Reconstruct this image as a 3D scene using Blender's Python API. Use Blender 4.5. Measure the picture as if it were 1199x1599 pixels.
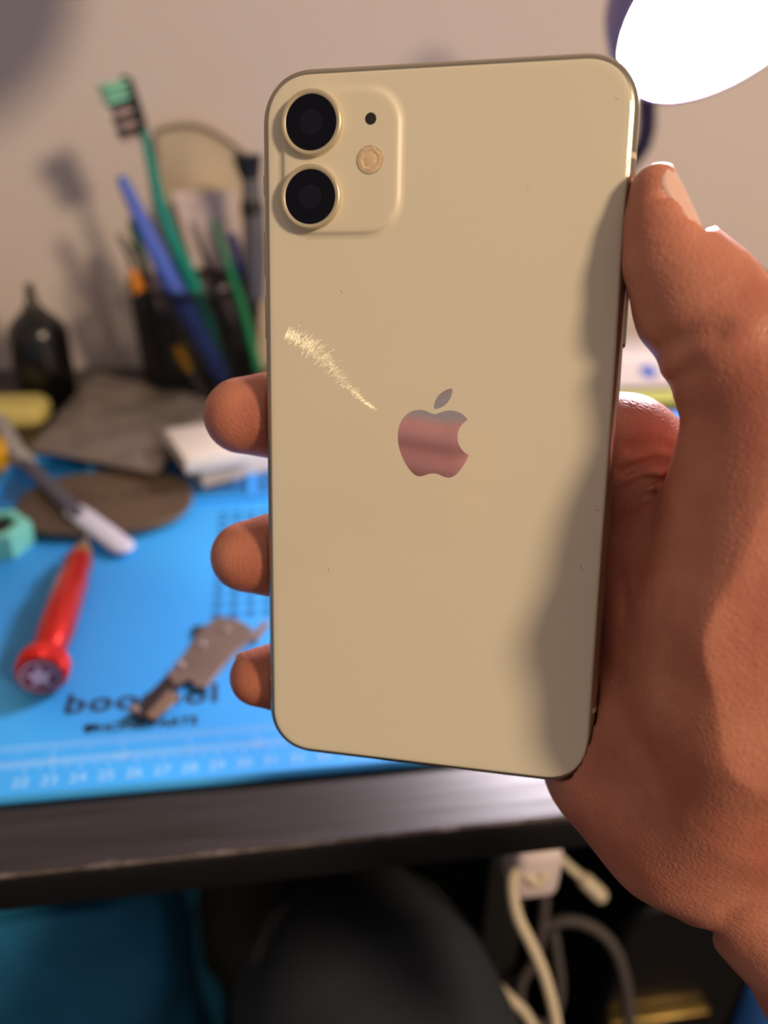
import bpy, bmesh, math, random, re
import numpy as np
from mathutils import Vector, Matrix, noise

for o in list(bpy.data.objects): bpy.data.objects.remove(o)
random.seed(7)
SC = bpy.context.scene
COL = SC.collection
pi = math.pi

# ------------------------------------------------------------------ camera
F = 1250.0
PITCH, YAW, ROLL = math.radians(28), math.radians(-9), math.radians(1.5)
CAM = Vector((0, 0, 0.23))
Rm = Matrix.Rotation(YAW, 3, 'Z') @ Matrix.Rotation(pi/2 - PITCH, 3, 'X') @ Matrix.Rotation(ROLL, 3, 'Z')
cd = bpy.data.cameras.new('camera')
cam = bpy.data.objects.new('camera', cd); COL.objects.link(cam)
cam.matrix_world = Matrix.Translation(CAM) @ Rm.to_4x4()
cd.sensor_fit = 'VERTICAL'; cd.sensor_height = 8.775; cd.sensor_width = 8.775*1199/1599
cd.lens = F/1599*8.775
cd.clip_start = 0.01; cd.clip_end = 50
cd.dof.use_dof = True; cd.dof.focus_distance = 0.169; cd.dof.aperture_fstop = cd.lens/4.0
SC.camera = cam
# ------------------------------------------------------------------ light and exposure
SC.view_settings.view_transform = 'Standard'
SC.view_settings.look = 'None'; SC.view_settings.gamma = 1; SC.view_settings.exposure = 0
SC.view_settings.use_curve_mapping = False
w_ = bpy.data.worlds.new('room_ambient'); SC.world = w_; w_.use_nodes = True
w_.node_tree.nodes['Background'].inputs[0].default_value = (1.0, 0.80, 0.68, 1)
w_.node_tree.nodes['Background'].inputs[1].default_value = 0.30
KEY_POS = Vector((1.05, -1.15, 1.12))
ld = bpy.data.lights.new('ceiling_light', 'AREA'); ld.shape = 'DISK'; ld.size = 0.28
ld.energy = 31; ld.color = (1.0, 0.76, 0.50)
key = bpy.data.objects.new('ceiling_light', ld); COL.objects.link(key)
key.location = KEY_POS
key.rotation_euler = (Vector((0, .3, .15)) - KEY_POS).to_track_quat('-Z', 'Y').to_euler()
LAMP_EMIT = 120.0
LAMP_COL = (1.0, 0.88, 0.96)

# ------------------------------------------------------------------ pixel rays of the photograph's camera (points on planes of the room)
def ray(px, py):
    return Rm @ Vector(((px-599.5)/F, (799.5-py)/F, -1))
def WZ(px, py, z=0.0):
    d = ray(px, py); return CAM + d*((z-CAM.z)/d.z)
def WY(px, py, y):
    d = ray(px, py); return CAM + d*((y-CAM.y)/d.y)
def WD(px, py, dep):
    return CAM + ray(px, py)*dep
def depth(p):
    return -(Rm.transposed() @ (p-CAM)).z

# ------------------------------------------------------------------ materials
def lin(c):
    return tuple(((x/255)/12.92 if x/255 <= .04045 else ((x/255+.055)/1.055)**2.4) for x in c) + (1,)
def mat(name, c, rough=.5, metal=0, coat=0, bump=0, bscale=200, var=0, vscale=30, sss=0, trans=0, c2=None, emit=0, aniso=None):
    m = bpy.data.materials.new(name); m.use_nodes = True
    nt = m.node_tree; b = nt.nodes['Principled BSDF']
    col = lin(c)
    b.inputs['Base Color'].default_value = col
    b.inputs['Roughness'].default_value = rough; b.inputs['Metallic'].default_value = metal
    b.inputs['Coat Weight'].default_value = coat; b.inputs['Coat Roughness'].default_value = .05
    if trans: b.inputs['Transmission Weight'].default_value = trans
    if sss:
        b.inputs['Subsurface Weight'].default_value = sss
        b.inputs['Subsurface Radius'].default_value = (1, .35, .18)
        b.inputs['Subsurface Scale'].default_value = .004
    if emit:
        b.inputs['Emission Color'].default_value = col; b.inputs['Emission Strength'].default_value = emit
    if bump or var:
        tc = nt.nodes.new('ShaderNodeTexCoord')
    if var:
        n = nt.nodes.new('ShaderNodeTexNoise'); n.inputs['Scale'].default_value = vscale; n.inputs['Detail'].default_value = 4
        r = nt.nodes.new('ShaderNodeMix'); r.data_type = 'RGBA'
        r.inputs[6].default_value = col
        r.inputs[7].default_value = lin(c2) if c2 else tuple(x*(1-var) for x in col[:3])+(1,)
        cr = nt.nodes.new('ShaderNodeMapRange'); cr.inputs[1].default_value = .35; cr.inputs[2].default_value = .65
        nt.links.new(tc.outputs['Object'], n.inputs['Vector']); nt.links.new(n.outputs[0], cr.inputs[0])
        nt.links.new(cr.outputs[0], r.inputs[0]); nt.links.new(r.outputs[2], b.inputs['Base Color'])
    if bump:
        n2 = nt.nodes.new('ShaderNodeTexNoise'); n2.inputs['Scale'].default_value = bscale; n2.inputs['Detail'].default_value = 5
        bp = nt.nodes.new('ShaderNodeBump'); bp.inputs['Strength'].default_value = bump; bp.inputs['Distance'].default_value = .001
        nt.links.new(tc.outputs['Object'], n2.inputs['Vector']); nt.links.new(n2.outputs[0], bp.inputs['Height'])
        nt.links.new(bp.outputs[0], b.inputs['Normal'])
    return m
def nd(m, t): return m.node_tree.nodes.new(t)

# ------------------------------------------------------------------ mesh builder
class MB:
    def __init__(s): s.v = []; s.f = []
    def add(s, vs, fs):
        o = len(s.v); s.v += [Vector(v) for v in vs]; s.f += [tuple(i+o for i in f) for f in fs]; return s
    def loft(s, rings, cap0=True, cap1=True, closed=True):
        n = len(rings[0]); vs = [p for r in rings for p in r]; fs = []
        for i in range(len(rings)-1):
            for j in range(n if closed else n-1):
                k = (j+1) % n
                fs.append((i*n+j, i*n+k, (i+1)*n+k, (i+1)*n+j))
        if cap0: fs.append(tuple(range(n-1, -1, -1)))
        if cap1: fs.append(tuple((len(rings)-1)*n+j for j in range(n)))
        return s.add(vs, fs)
    def tube(s, pts, rad, seg=16, flat=1.0, up=None, round_ends=True):
        pts = [Vector(p) for p in pts]
        if not hasattr(rad, '__len__'): rad = [rad]*len(pts)
        rings = []; u = None
        if round_ends:
            d0 = (pts[0]-pts[1]).normalized(); d1 = (pts[-1]-pts[-2]).normalized()
            a0 = [(pts[0]+d0*rad[0]*math.sin(t), rad[0]*math.cos(t)) for t in (1.4, 1.05, .7, .35)]
            a1 = [(pts[-1]+d1*rad[-1]*math.sin(t), rad[-1]*math.cos(t)) for t in (.35, .7, 1.05, 1.4)]
            pts = [a[0] for a in a0]+pts+[a[0] for a in a1]; rad = [a[1] for a in a0]+list(rad)+[a[1] for a in a1]
        for i, p in enumerate(pts):
            t = (pts[min(i+1, len(pts)-1)]-pts[max(i-1, 0)]).normalized()
            if u is None:
                u = Vector(up) if up is not None else (Vector((0, 0, 1)) if abs(t.z) < .9 else Vector((1, 0, 0)))
            u = (u-t*u.dot(t)).normalized(); w = t.cross(u)
            rings.append([p+(u*math.cos(a)*flat+w*math.sin(a))*rad[i] for a in [2*pi*k/seg for k in range(seg)]])
        return s.loft(rings)
    def lathe(s, prof, org=(0, 0, 0), ax=(0, 0, 1), seg=48, cap0=True, cap1=True, star=0):
        ax = Vector(ax).normalized(); org = Vector(org)
        u = ax.orthogonal().normalized(); w = ax.cross(u)
        rings = [[org+ax*z+(u*math.cos(a)+w*math.sin(a))*r*(1+star*(k % 2)) for k, a in enumerate([2*pi*k/seg for k in range(seg)])] for r, z in prof]
        return s.loft(rings, cap0, cap1)
    def box(s, c, d, M=None, bev=0):
        bm = bmesh.new(); bmesh.ops.create_cube(bm, size=1)
        bmesh.ops.scale(bm, vec=d, verts=bm.verts)
        if bev: bmesh.ops.bevel(bm, geom=bm.edges[:], offset=bev, segments=3, affect='EDGES', profile=.5)
        T = Matrix.Translation(Vector(c)) @ (M.to_4x4() if M else Matrix.Identity(4))
        bmesh.ops.transform(bm, matrix=T, verts=bm.verts)
        bm.verts.index_update()
        s.add([v.co.copy() for v in bm.verts], [tuple(v.index for v in f.verts) for f in bm.faces]); bm.free(); return s
    def prism(s, outline, z0, z1, M=None, bev=0):
        a = [Vector((x, y)) for x, y in outline]
        n = len(a); area = sum(a[i].x*a[(i+1) % n].y-a[(i+1) % n].x*a[i].y for i in range(n))
        if area < 0: a.reverse()
        def off(t):
            if not t: return a
            r = []
            for i in range(n):
                e0 = (a[i]-a[i-1]).normalized(); e1 = (a[(i+1) % n]-a[i]).normalized()
                nn = Vector((-e0.y-e1.y, e0.x+e1.x)); l = nn.length
                nn = nn/l if l > 1e-6 else Vector((-e0.y, e0.x))
                r.append(a[i]+nn*t/max(.5, abs(nn.dot(Vector((-e0.y, e0.x))))))
            return r
        T = M if M is not None else Matrix.Identity(4)
        rg = [(z0, bev), (z0+bev, 0), (z1-bev, 0), (z1, bev)] if bev else [(z0, 0), (z1, 0)]
        return s.loft([[T @ Vector((p.x, p.y, z)) for p in off(t)] for z, t in rg])
    def build(s, name, m, parent=None, smooth=True, ang=35, local=False):
        me = bpy.data.meshes.new(name)
        me.from_pydata([tuple(v) for v in s.v], [], s.f); me.validate(); 
        bm = bmesh.new(); bm.from_mesh(me); bmesh.ops.recalc_face_normals(bm, faces=bm.faces); bm.to_mesh(me); bm.free()
        if smooth:
            me.polygons.foreach_set('use_smooth', [True]*len(me.polygons)); me.set_sharp_from_angle(angle=math.radians(ang))
        if m: me.materials.append(m)
        o = bpy.data.objects.new(name, me); COL.objects.link(o)
        if parent is not None: par(o, parent, local)
        return o
def world_of(o):
    M = o.matrix_basis.copy()
    return (world_of(o.parent) @ o.matrix_parent_inverse @ M) if o.parent else M
def par(o, p, local=False):
    o.parent = p
    if not local: o.matrix_parent_inverse = world_of(p).inverted()
def empty(name, loc, label, cat, group=None, M=None):
    o = bpy.data.objects.new(name, None); COL.objects.link(o); o.empty_display_size = .01
    if M is not None: o.matrix_basis = M
    else: o.location = loc
    return tag(o, label, cat, group)
def tag(o, label, cat, group=None):
    o['label'] = label; o['category'] = cat
    if group: o['group'] = group
    return o
def struct(o): o['kind'] = 'structure'; return o
def frame(o, x, y):
    """4x4 whose X is x and Z as close to x cross y"""
    x = Vector(x).normalized(); z = x.cross(Vector(y)).normalized(); y = z.cross(x)
    return Matrix.Translation(Vector(o)) @ Matrix((x, y, z)).transposed().to_4x4()
def smoothpath(pts, n=6):
    pts = [Vector(p) for p in pts]; out = []
    for i in range(len(pts)-1):
        p0 = pts[max(i-1, 0)]; p1 = pts[i]; p2 = pts[i+1]; p3 = pts[min(i+2, len(pts)-1)]
        for k in range(n):
            t = k/n
            out.append(.5*((2*p1)+(p2-p0)*t+(2*p0-5*p1+4*p2-p3)*t*t+(3*p1-p0-3*p2+p3)*t**3))
    out.append(pts[-1]); return out
def text_mb(txt, size, M, mb, thick=.0001, bold=0, space=1.0):
    cu = bpy.data.curves.new('t', 'FONT'); cu.body = txt; cu.size = size; cu.extrude = thick; cu.offset = bold
    cu.space_character = space; cu.align_x = 'CENTER'; cu.align_y = 'CENTER'; cu.resolution_u = 3
    o = bpy.data.objects.new('t', cu); COL.objects.link(o)
    dg = bpy.context.evaluated_depsgraph_get(); dg.update()
    me = bpy.data.meshes.new_from_object(o.evaluated_get(dg))
    mb.add([M @ v.co for v in me.vertices], [tuple(p.vertices) for p in me.polygons])
    bpy.data.objects.remove(o); bpy.data.curves.remove(cu); bpy.data.meshes.remove(me)

# ------------------------------------------------------------------ structure
WALL_Y = 0.73
m_wall = mat('wall_paint', (219, 207, 205), .85, bump=.15, bscale=60, var=.03, vscale=3)
m_floor = mat('dark_floor', (16, 15, 17), .7, var=.3, vscale=20)
struct(MB().box((0, WALL_Y+.05, .3), (4.4, .1, 2.6)).build('wall_back', m_wall, smooth=False))
struct(MB().box((0, -.55, -.78), (4.4, 2.66, .06)).build('floor', m_floor, smooth=False))

# ------------------------------------------------------------------ desk
m_desk = mat('black_brown_wood', (46, 40, 42), .36)
m_desk.node_tree.nodes['Principled BSDF'].inputs['Specular IOR Level'].default_value = .85
nt = m_desk.node_tree; b = nt.nodes['Principled BSDF']
tc = nd(m_desk, 'ShaderNodeTexCoord'); mp = nd(m_desk, 'ShaderNodeMapping'); mp.inputs['Scale'].default_value = (4, 60, 60)
nz = nd(m_desk, 'ShaderNodeTexNoise'); nz.inputs['Scale'].default_value = 3; nz.inputs['Detail'].default_value = 6
cr = nd(m_desk, 'ShaderNodeValToRGB'); cr.color_ramp.elements[0].position = .35; cr.color_ramp.elements[1].position = .7
cr.color_ramp.elements[0].color = lin((18, 15, 18)); cr.color_ramp.elements[1].color = lin((44, 38, 44))
bp = nd(m_desk, 'ShaderNodeBump'); bp.inputs['Strength'].default_value = .3; bp.inputs['Distance'].default_value = .0006
nt.links.new(tc.outputs['Object'], mp.inputs[0]); nt.links.new(mp.outputs[0], nz.inputs['Vector'])
nt.links.new(nz.outputs[0], cr.inputs[0]); nt.links.new(cr.outputs[0], b.inputs['Base Color'])
nt.links.new(nz.outputs[0], bp.inputs['Height']); nt.links.new(bp.outputs[0], b.inputs['Normal'])
m_chip = mat('worn_edge', (104, 92, 88), .7, var=.5, vscale=150)
DY0 = WZ(280, 1339).y
desk = empty('desk', (0, .45, -.75), 'black wooden desk with a worn front edge under the blue mat', 'desk')
MB().box((0, (DY0+WALL_Y-.004)/2, -.0085), (1.5, WALL_Y-.004-DY0, .017), bev=.0012).build('desktop', m_desk, desk)
mb = MB(); ra, rb, rc = [], [], []
for k in range(900):
    x = -.32+k*.0008; n_ = max(0, noise.noise(Vector((x*60, 3, 0)))*.8+noise.noise(Vector((x*300, 7, 0)))*.5+.12)
    ra.append((x, DY0+.0003+n_*.0016, .00012)); rb.append((x, DY0-.00012, -.0004)); rc.append((x, DY0-.00012, -.0008-n_*.001))
mb.loft([ra, rb, rc], cap0=False, cap1=False, closed=False)
mb.build('worn_edge', m_chip, desk)
MB().box((0, DY0-.0001, -.0092), (1.498, .0008, .0142), bev=.0002).build('edge_band', mat('edge_band', (9, 9, 14), .5), desk)
m_panel = mat('desk_panel', (10, 10, 12), .7)
sx = WD(765, 1400, .5).x
for px in (-.70, .70): MB().box((px, .45, -.39), (.03, .5, .71), bev=.001).build('leg', m_panel, desk)
qp = WD(762, 1450, .46); MB().box((qp.x, qp.y, -.39), (.022, .04, .735), bev=.001).build('middle_leg', mat('leg_black', (14, 13, 15), .6), desk)
MB().box((0, .69, -.384), (1.37, .015, .73)).build('shade_panel', m_panel, desk)  # added dark panel, keeps the space under the desk in shade

# ------------------------------------------------------------------ mat
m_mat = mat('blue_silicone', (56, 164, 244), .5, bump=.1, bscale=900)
m_matd = mat('blue_silicone_shaded', (18, 110, 178), .5)  # shade of the tray pockets put into a darker mat blue
m_print = mat('black_print', (20, 26, 40), .6)
m_rul = mat('pale_print', (150, 205, 245), .6)
MT = .004
MY0 = WZ(280, 1222, MT).y; MY1 = MY0+.30
mx0, mx1 = -.325, .145
matr = empty('repair_mat', ((mx0+mx1)/2, (MY0+MY1)/2, 0), 'blue silicone repair mat with ruler, small grid and black lettering', 'mat')
def rrect(x0, y0, x1, y1, r, n=6):
    out = []
    for cx, cy, a in ((x1-r, y1-r, 0), (x0+r, y1-r, 1), (x0+r, y0+r, 2), (x1-r, y0+r, 3)):
        out += [(cx+r*math.cos((a+k/n)*pi/2), cy+r*math.sin((a+k/n)*pi/2)) for k in range(n+1)]
    return out
MB().prism(rrect(mx0, MY0, mx1, MY1, .006), 0, MT, bev=.0012).build('mat_sheet', m_mat, matr)
mb = MB()  # raised rear tray walls
ty = WZ(200, 790, MT).y
for (a0, a1, b0, b1) in ((mx0+.003, mx1-.003, MY1-.005, MY1-.001), (mx0+.003, mx1-.003, ty, ty+.003)):
    mb.prism(rrect(a0, b0, a1, b1, .0012), MT, MT+.0035, bev=.0005)
n = 9
for i in range(n+1):
    xx = mx0+.003+(mx1-mx0-.009)*i/n
    mb.prism(rrect(xx, ty, xx+.003, MY1-.001, .0012), MT, MT+.0035, bev=.0005)
mb.build('tray_rim', m_mat, matr)
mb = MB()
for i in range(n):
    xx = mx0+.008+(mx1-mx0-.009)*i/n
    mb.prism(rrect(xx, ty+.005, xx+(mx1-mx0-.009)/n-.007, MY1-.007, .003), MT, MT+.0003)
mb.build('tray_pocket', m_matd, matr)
g0 = WZ(343, 790, MT); g1 = WZ(335, 965, MT)   # grid of little cells
cw, ch = .0080, .0086; nj = int((g0.y-g1.y)/ch); mb = MB()
m_cell = mat('cell_print', (16, 92, 150), .6)
for j in range(nj):
    if j == 6: continue
    if j == 7: mb.build('cell_grid', m_cell, matr); mb = MB()
    for i in range(9):
        xx = min(g0.x, g1.x)+i*cw; yy = g1.y+j*ch
        mb.prism(rrect(xx, yy, xx+cw*.64, yy+ch*.5, .0008, 2), MT, MT+.00025)
mb.build('cell_grid', m_cell, matr)
# ruler printed along the front
mb = MB(); yc = WZ(250, 1172, MT).y; yi = WZ(250, 1148, MT).y
def stroke(x, y, w, h): mb.box((x, y, MT+.0001), (w, h, .0002))
x = mx0+.01; k = 0
while x < mx1-.01:
    L = .0062 if k % 10 == 0 else (.0045 if k % 5 == 0 else .0028)
    stroke(x, yc-L/2, .0003, L)
    if k % 10 == 0: text_mb(str(k//10), .0062, Matrix.Translation((x, yc-.0105, MT+.0001)), mb)
    k += 1; x += .001
x = mx0+.01; k = 0
while x < mx1-.01:
    L = .0062 if k % 16 == 0 else (.0042 if k % 8 == 0 else .0026)
    stroke(x, yi-L/2, .0003, L)
    if k % 16 == 0: text_mb(str(k//16), .0056, Matrix.Translation((x, yi-.0095, MT+.0001)), mb)
    k += 1; x += .0254/16
stroke((mx0+mx1)/2, yc, mx1-mx0-.02, .0004); stroke((mx0+mx1)/2, yi, mx1-mx0-.02, .0003)
mb.build('ruler_marking', m_rul, matr, smooth=False)
mb = MB()
a = WZ(118, 1104, MT); c_ = WZ(324, 1086, MT); mid = (a+c_)/2
text_mb('bootool', .0160, Matrix.Translation((mid.x, mid.y+.001, MT+.0001)) @ Matrix.Scale(1.12, 4, (1, 0, 0)), mb, bold=.0003, space=1.07)
a = WZ(215, 1133, MT)
text_mb('PHONE PARTS', .0066, Matrix.Translation((a.x+.002, a.y, MT+.0001)) @ Matrix.Scale(1.0, 4, (1, 0, 0)), mb, bold=.00018)
q = WZ(140, 1137, MT)
mb.prism([(q.x+.0026*math.cos(t), q.y+.0022*math.sin(t)) for t in [2*pi*k/12 for k in range(12)]], MT, MT+.0002)
mb.build('printed_name', m_print, matr, smooth=False)

# ------------------------------------------------------------------ phone (local millimetre frame, u right, v up, w towards the viewer)
R_ = Matrix(((0.97797, 0.01624, -0.20811), (-0.05568, 0.98114, -0.18512), (0.20118, 0.19263, 0.96043)))
T_ = Vector((10.265, 14.532, -170.241))
PM = Matrix.Translation(CAM) @ Rm.to_4x4() @ Matrix.Translation(T_*.001) @ R_.to_4x4() @ Matrix.Scale(.001, 4)
def PL(px, py, w=0.0):
    """point of the phone frame (mm) on plane w seen at a pixel"""
    d = Vector(((px-599.5)/F, (799.5-py)/F, -1)); n_ = R_.col[2]
    o = T_+n_*w; s = n_.dot(o)/n_.dot(d)
    q = R_.transposed() @ (d*s-T_); return Vector((q.x, q.y, w))

phone = empty('smartphone', None, 'cream white smartphone held upright in the hand, back with two lenses facing out', 'phone', M=PM)
m_glass = mat('cream_glass', (226, 217, 196), .12, coat=.6)
nt = m_glass.node_tree; b = nt.nodes['Principled BSDF']
# fine hairline scratches and a smear with a painted glint
tc = nd(m_glass, 'ShaderNodeTexCoord'); mp = nd(m_glass, 'ShaderNodeMapping')
m_alu = mat('champagne_aluminium', (176, 168, 152), .28, metal=.9)
m_ring = mat('lens_ring_metal', (214, 200, 172), .35, metal=.5)
m_lens = mat('lens_black_glass', (7, 7, 22), .06)
m_lens.node_tree.nodes['Principled BSDF'].inputs['Specular IOR Level'].default_value = .22
m_lens2 = mat('lens_inner', (14, 14, 36), .15)
m_lens2.node_tree.nodes['Principled BSDF'].inputs['Specular IOR Level'].default_value = .3
m_logo = mat('mirror_emblem', (236, 228, 230), .05, metal=1)
m_screen = mat('black_screen', (6, 6, 8), .05, coat=1)
m_flash = mat('flash_diffuser', (235, 205, 165), .2, coat=1, var=.25, vscale=1.2)
m_smear = mat('smear_glint', (255, 250, 225), .4)  # smear's bright reflection put into a pale, metallic colour
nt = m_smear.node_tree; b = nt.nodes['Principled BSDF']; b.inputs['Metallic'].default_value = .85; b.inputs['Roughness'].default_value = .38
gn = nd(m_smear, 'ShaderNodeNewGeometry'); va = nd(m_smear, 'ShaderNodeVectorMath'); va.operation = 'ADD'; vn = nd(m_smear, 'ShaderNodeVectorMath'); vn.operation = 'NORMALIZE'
tlt = (PM.to_3x3() @ Vector((.36, .20, 0)))*1000; va.inputs[1].default_value = tlt   # normals leaned towards the ceiling light so the smear glints
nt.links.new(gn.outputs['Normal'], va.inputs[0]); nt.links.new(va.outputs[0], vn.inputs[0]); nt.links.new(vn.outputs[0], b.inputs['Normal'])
m_band = mat('antenna_band', (205, 190, 165), .5)
HW, HH = 37.85, 75.45
def ol(inset, w, r=11.2, n=14, hw=HW, hh=HH, cx=0, cy=0, p=2.25):
    hw -= inset; hh -= inset; r = max(r-inset, .5); out = []
    for sx, sy, a in ((1, 1, 0), (-1, 1, 1), (-1, -1, 2), (1, -1, 3)):
        for k in range(n+1):
            t = (a+k/n)*pi/2; c, s = math.cos(t), math.sin(t)
            c = math.copysign(abs(c)**(2/p), c); s = math.copysign(abs(s)**(2/p), s)
            out.append(Vector((cx+sx*(hw-r)+r*c, cy+sy*(hh-r)+r*s, w)))
    return out
prof = [(1.95, -.15), (1.7, -.12), (1.3, -.35), (.75, -.85), (.3, -1.7), (.06, -2.8), (0, -4.15), (.06, -5.5), (.3, -6.6), (.75, -7.45), (1.3, -7.95), (2.0, -8.1)]
MB().loft([ol(i, w) for i, w in prof]).build('metal_frame', m_alu, phone, ang=60, local=True)
bg = MB().loft([ol(1.85, -.5), ol(1.78, -.06), ol(1.85, .03), ol(2.2, .09), ol(3.2, .1), ol(6, .1)]).build('back_glass', m_glass, phone, ang=60, local=True)
MB().loft([ol(2.0, -8.0), ol(2.05, -8.25), ol(2.4, -8.3)]).build('screen', m_screen, phone, local=True)
# raised camera plateau with a soft fillet
pc = (-20.4, 56.6); pw, ph_ = 13.6, 15.1
pr = [(0, .09), (.5, .13), (1.0, .28), (1.35, .52), (1.6, .72), (1.95, .82), (2.6, .84), (5, .84)]
plat = MB().loft([ol(i, w, r=8.5, hw=pw, hh=ph_, cx=pc[0], cy=pc[1], p=2.2) for i, w in pr]).build('camera_plateau', mat('satin_cream_glass', (224, 214, 192), .42), phone, ang=70, local=True)
def lensat(u, v):
    l = MB().lathe([(6.35, .8), (6.35, 1.9), (6.2, 2.12), (5.95, 2.2), (5.6, 2.15), (5.35, 2.0), (5.35, 1.2)], (u, v, 0), seg=64).build('lens_ring', m_ring, phone, ang=50, local=True)
    g = MB().lathe([(5.36, 1.3), (5.36, 1.92), (4.2, 1.95), (.01, 1.95)], (u, v, 0), seg=64).build('lens_glass', m_lens, l, local=True)
    MB().lathe([(2.4, 1.95), (2.3, 1.99), (1.1, 1.97), (.01, 1.965)], (u, v, 0), seg=32).build('lens_pupil', m_lens2, l, local=True)
lensat(-26.2, 64.1); lensat(-26.4, 49.9)
fl = MB().lathe([(2.75, .8), (2.75, .98), (2.6, 1.02), (2.45, 1.0)], (-14.1, 56.9, 0), seg=40).build('flash_ring', m_ring, phone, local=True)
MB().lathe([(2.5, .85), (2.45, 1.0), (1.9, 1.12), (1.4, 1.02), (.9, 1.14), (.01, 1.1)], (-14.1, 56.9, 0), seg=14, star=.12).build('flash_lens', m_flash, fl, ang=20, local=True)
MB().lathe([(1.15, .84), (1.15, .87), (.01, .87)], (-14.1, 64.6, 0), seg=24).build('microphone_hole', mat('microphone_black', (30, 24, 26), .6), phone, local=True)
# emblem: outline with a bite, and the leaf
APPLE = "M12.152 6.896c-.948 0-2.415-1.078-3.96-1.04-2.04.027-3.91 1.183-4.961 3.014-2.117 3.675-.546 9.103 1.519 12.09 1.013 1.454 2.208 3.09 3.792 3.039 1.52-.065 2.09-.987 3.935-.987 1.831 0 2.35.987 3.96.948 1.637-.026 2.676-1.48 3.676-2.948 1.156-1.688 1.636-3.325 1.662-3.415-.039-.013-3.182-1.221-3.22-4.857-.026-3.04 2.48-4.494 2.597-4.559-1.429-2.09-3.623-2.324-4.39-2.376-2-.156-3.675 1.09-4.61 1.09z"
LEAF = "M15.53 3.83c.843-1.012 1.4-2.427 1.245-3.83-1.207.052-2.662.805-3.532 1.818-.78.896-1.454 2.338-1.273 3.714 1.338.104 2.715-.688 3.559-1.701z"
def svg(d):
    tk = re.findall(r'[Mcz]|-?\d*\.?\d+', d); i = 0; P = []; cur = None
    while i < len(tk):
        if tk[i] == 'M': cur = Vector((float(tk[i+1]), float(tk[i+2]))); P.append(cur); i += 3; continue
        if tk[i] == 'c': i += 1; continue
        if tk[i] == 'z': break
        v = [float(t) for t in tk[i:i+6]]; i += 6
        a, b_, c = cur+Vector(v[:2]), cur+Vector(v[2:4]), cur+Vector(v[4:])
        for k in range(1, 9):
            t = k/8; P.append((1-t)**3*cur+3*(1-t)**2*t*a+3*(1-t)*t*t*b_+t**3*c)
        cur = c
    return [((p.x-11.75)*.785, (14.8-p.y)*.785+.1) for p in P[:-1]]
def ngon_plate(outline, z0, z1, name, m, parent):
    bm = bmesh.new(); vs = [bm.verts.new((x, y, z1)) for x, y in outline]; f = bm.faces.new(vs)
    bmesh.ops.triangulate(bm, faces=[f]); bm.verts.index_update()
    me = MB(); me.add([v.co.copy() for v in bm.verts], [tuple(v.index for v in f.verts) for f in bm.faces]); bm.free()
    n = len(outline); me.add([(x, y, z0) for x, y in outline]+[(x, y, z1) for x, y in outline], [(i, (i+1) % n, n+(i+1) % n, n+i) for i in range(n)])
    return me.build(name, m, parent, smooth=False, local=True)
ngon_plate(svg(APPLE), .08, .125, 'emblem', m_logo, phone)
ngon_plate(svg(LEAF), .08, .125, 'emblem_leaf', m_logo, phone)
# buttons
pb = MB().loft([ol(i, w, r=1.2, hw=9.0, hh=1.25, p=2, n=5) for i, w in ((0, 0), (0, .45), (.2, .6))]).build('power_button', m_alu, phone, local=True)
pb.matrix_basis = Matrix.Translation((HW-.15, 29.5, -4.15)) @ Matrix.Rotation(pi/2, 4, 'Y') @ Matrix.Rotation(pi/2, 4, 'Z')
for v, L in ((39.5, 5), (26.0, 5), (53.5, 2.6)):
    o = MB().loft([ol(i, w, r=1.2, hw=L, hh=1.25, p=2, n=5) for i, w in ((0, 0), (0, .45), (.2, .6))]).build('volume_button' if L > 3 else 'mute_switch', m_alu, phone, local=True)
    o.matrix_basis = Matrix.Translation((-HW+.15, v, -4.15)) @ Matrix.Rotation(-pi/2, 4, 'Y') @ Matrix.Rotation(pi/2, 4, 'Z')
for (u, v, sx) in ((HW, 56.5, 1), (-HW, 56.5, -1), (HW, -57, 1), (-HW, -57, -1)):
    mb = MB(); pts = [Vector((sx*(HW-i+.03), v, w)) for i, w in prof[2:-1]]
    mb.loft([[p+Vector((0, .55, 0)) for p in pts], [p-Vector((0, .55, 0)) for p in pts]], cap0=False, cap1=False, closed=False)
    mb.build('antenna_band', m_band, phone, local=True)
# smear with its highlight painted in: curved film of pale strokes
sm = [(447, 520, 10), (468, 530, 14), (492, 545, 19), (512, 566, 16), (530, 588, 11), (550, 610, 7), (570, 628, 4), (588, 640, 2)]
mb = MB(); random.seed(3)
for _ in range(1100):
    t = random.random()**1.15*(len(sm)-1.001); i = int(t); fr = t-i
    x = sm[i][0]*(1-fr)+sm[i+1][0]*fr; y = sm[i][1]*(1-fr)+sm[i+1][1]*fr; hw = sm[i][2]*(1-fr)+sm[i+1][2]*fr
    o_ = random.gauss(0, .42)*hw
    dx, dy = sm[i+1][0]-sm[i][0], sm[i+1][1]-sm[i][1]; L = math.hypot(dx, dy); nx, ny = -dy/L, dx/L
    x += nx*o_; y += ny*o_
    a = math.atan2(ny, nx)+random.gauss(.25, .25); l = random.uniform(1.2, 4.5)*(hw/14+.25); w2 = random.uniform(.12, .35)
    c, s = math.cos(a), math.sin(a)
    mb.add([PL(x-c*l, y-s*l, .112), PL(x+s*w2, y-c*w2, .118), PL(x+c*l, y+s*l, .112), PL(x-s*w2, y+c*w2, .118)], [(0, 1, 2, 3)])
mb.build('smear_glint', m_smear, phone, smooth=False, local=True)
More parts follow.
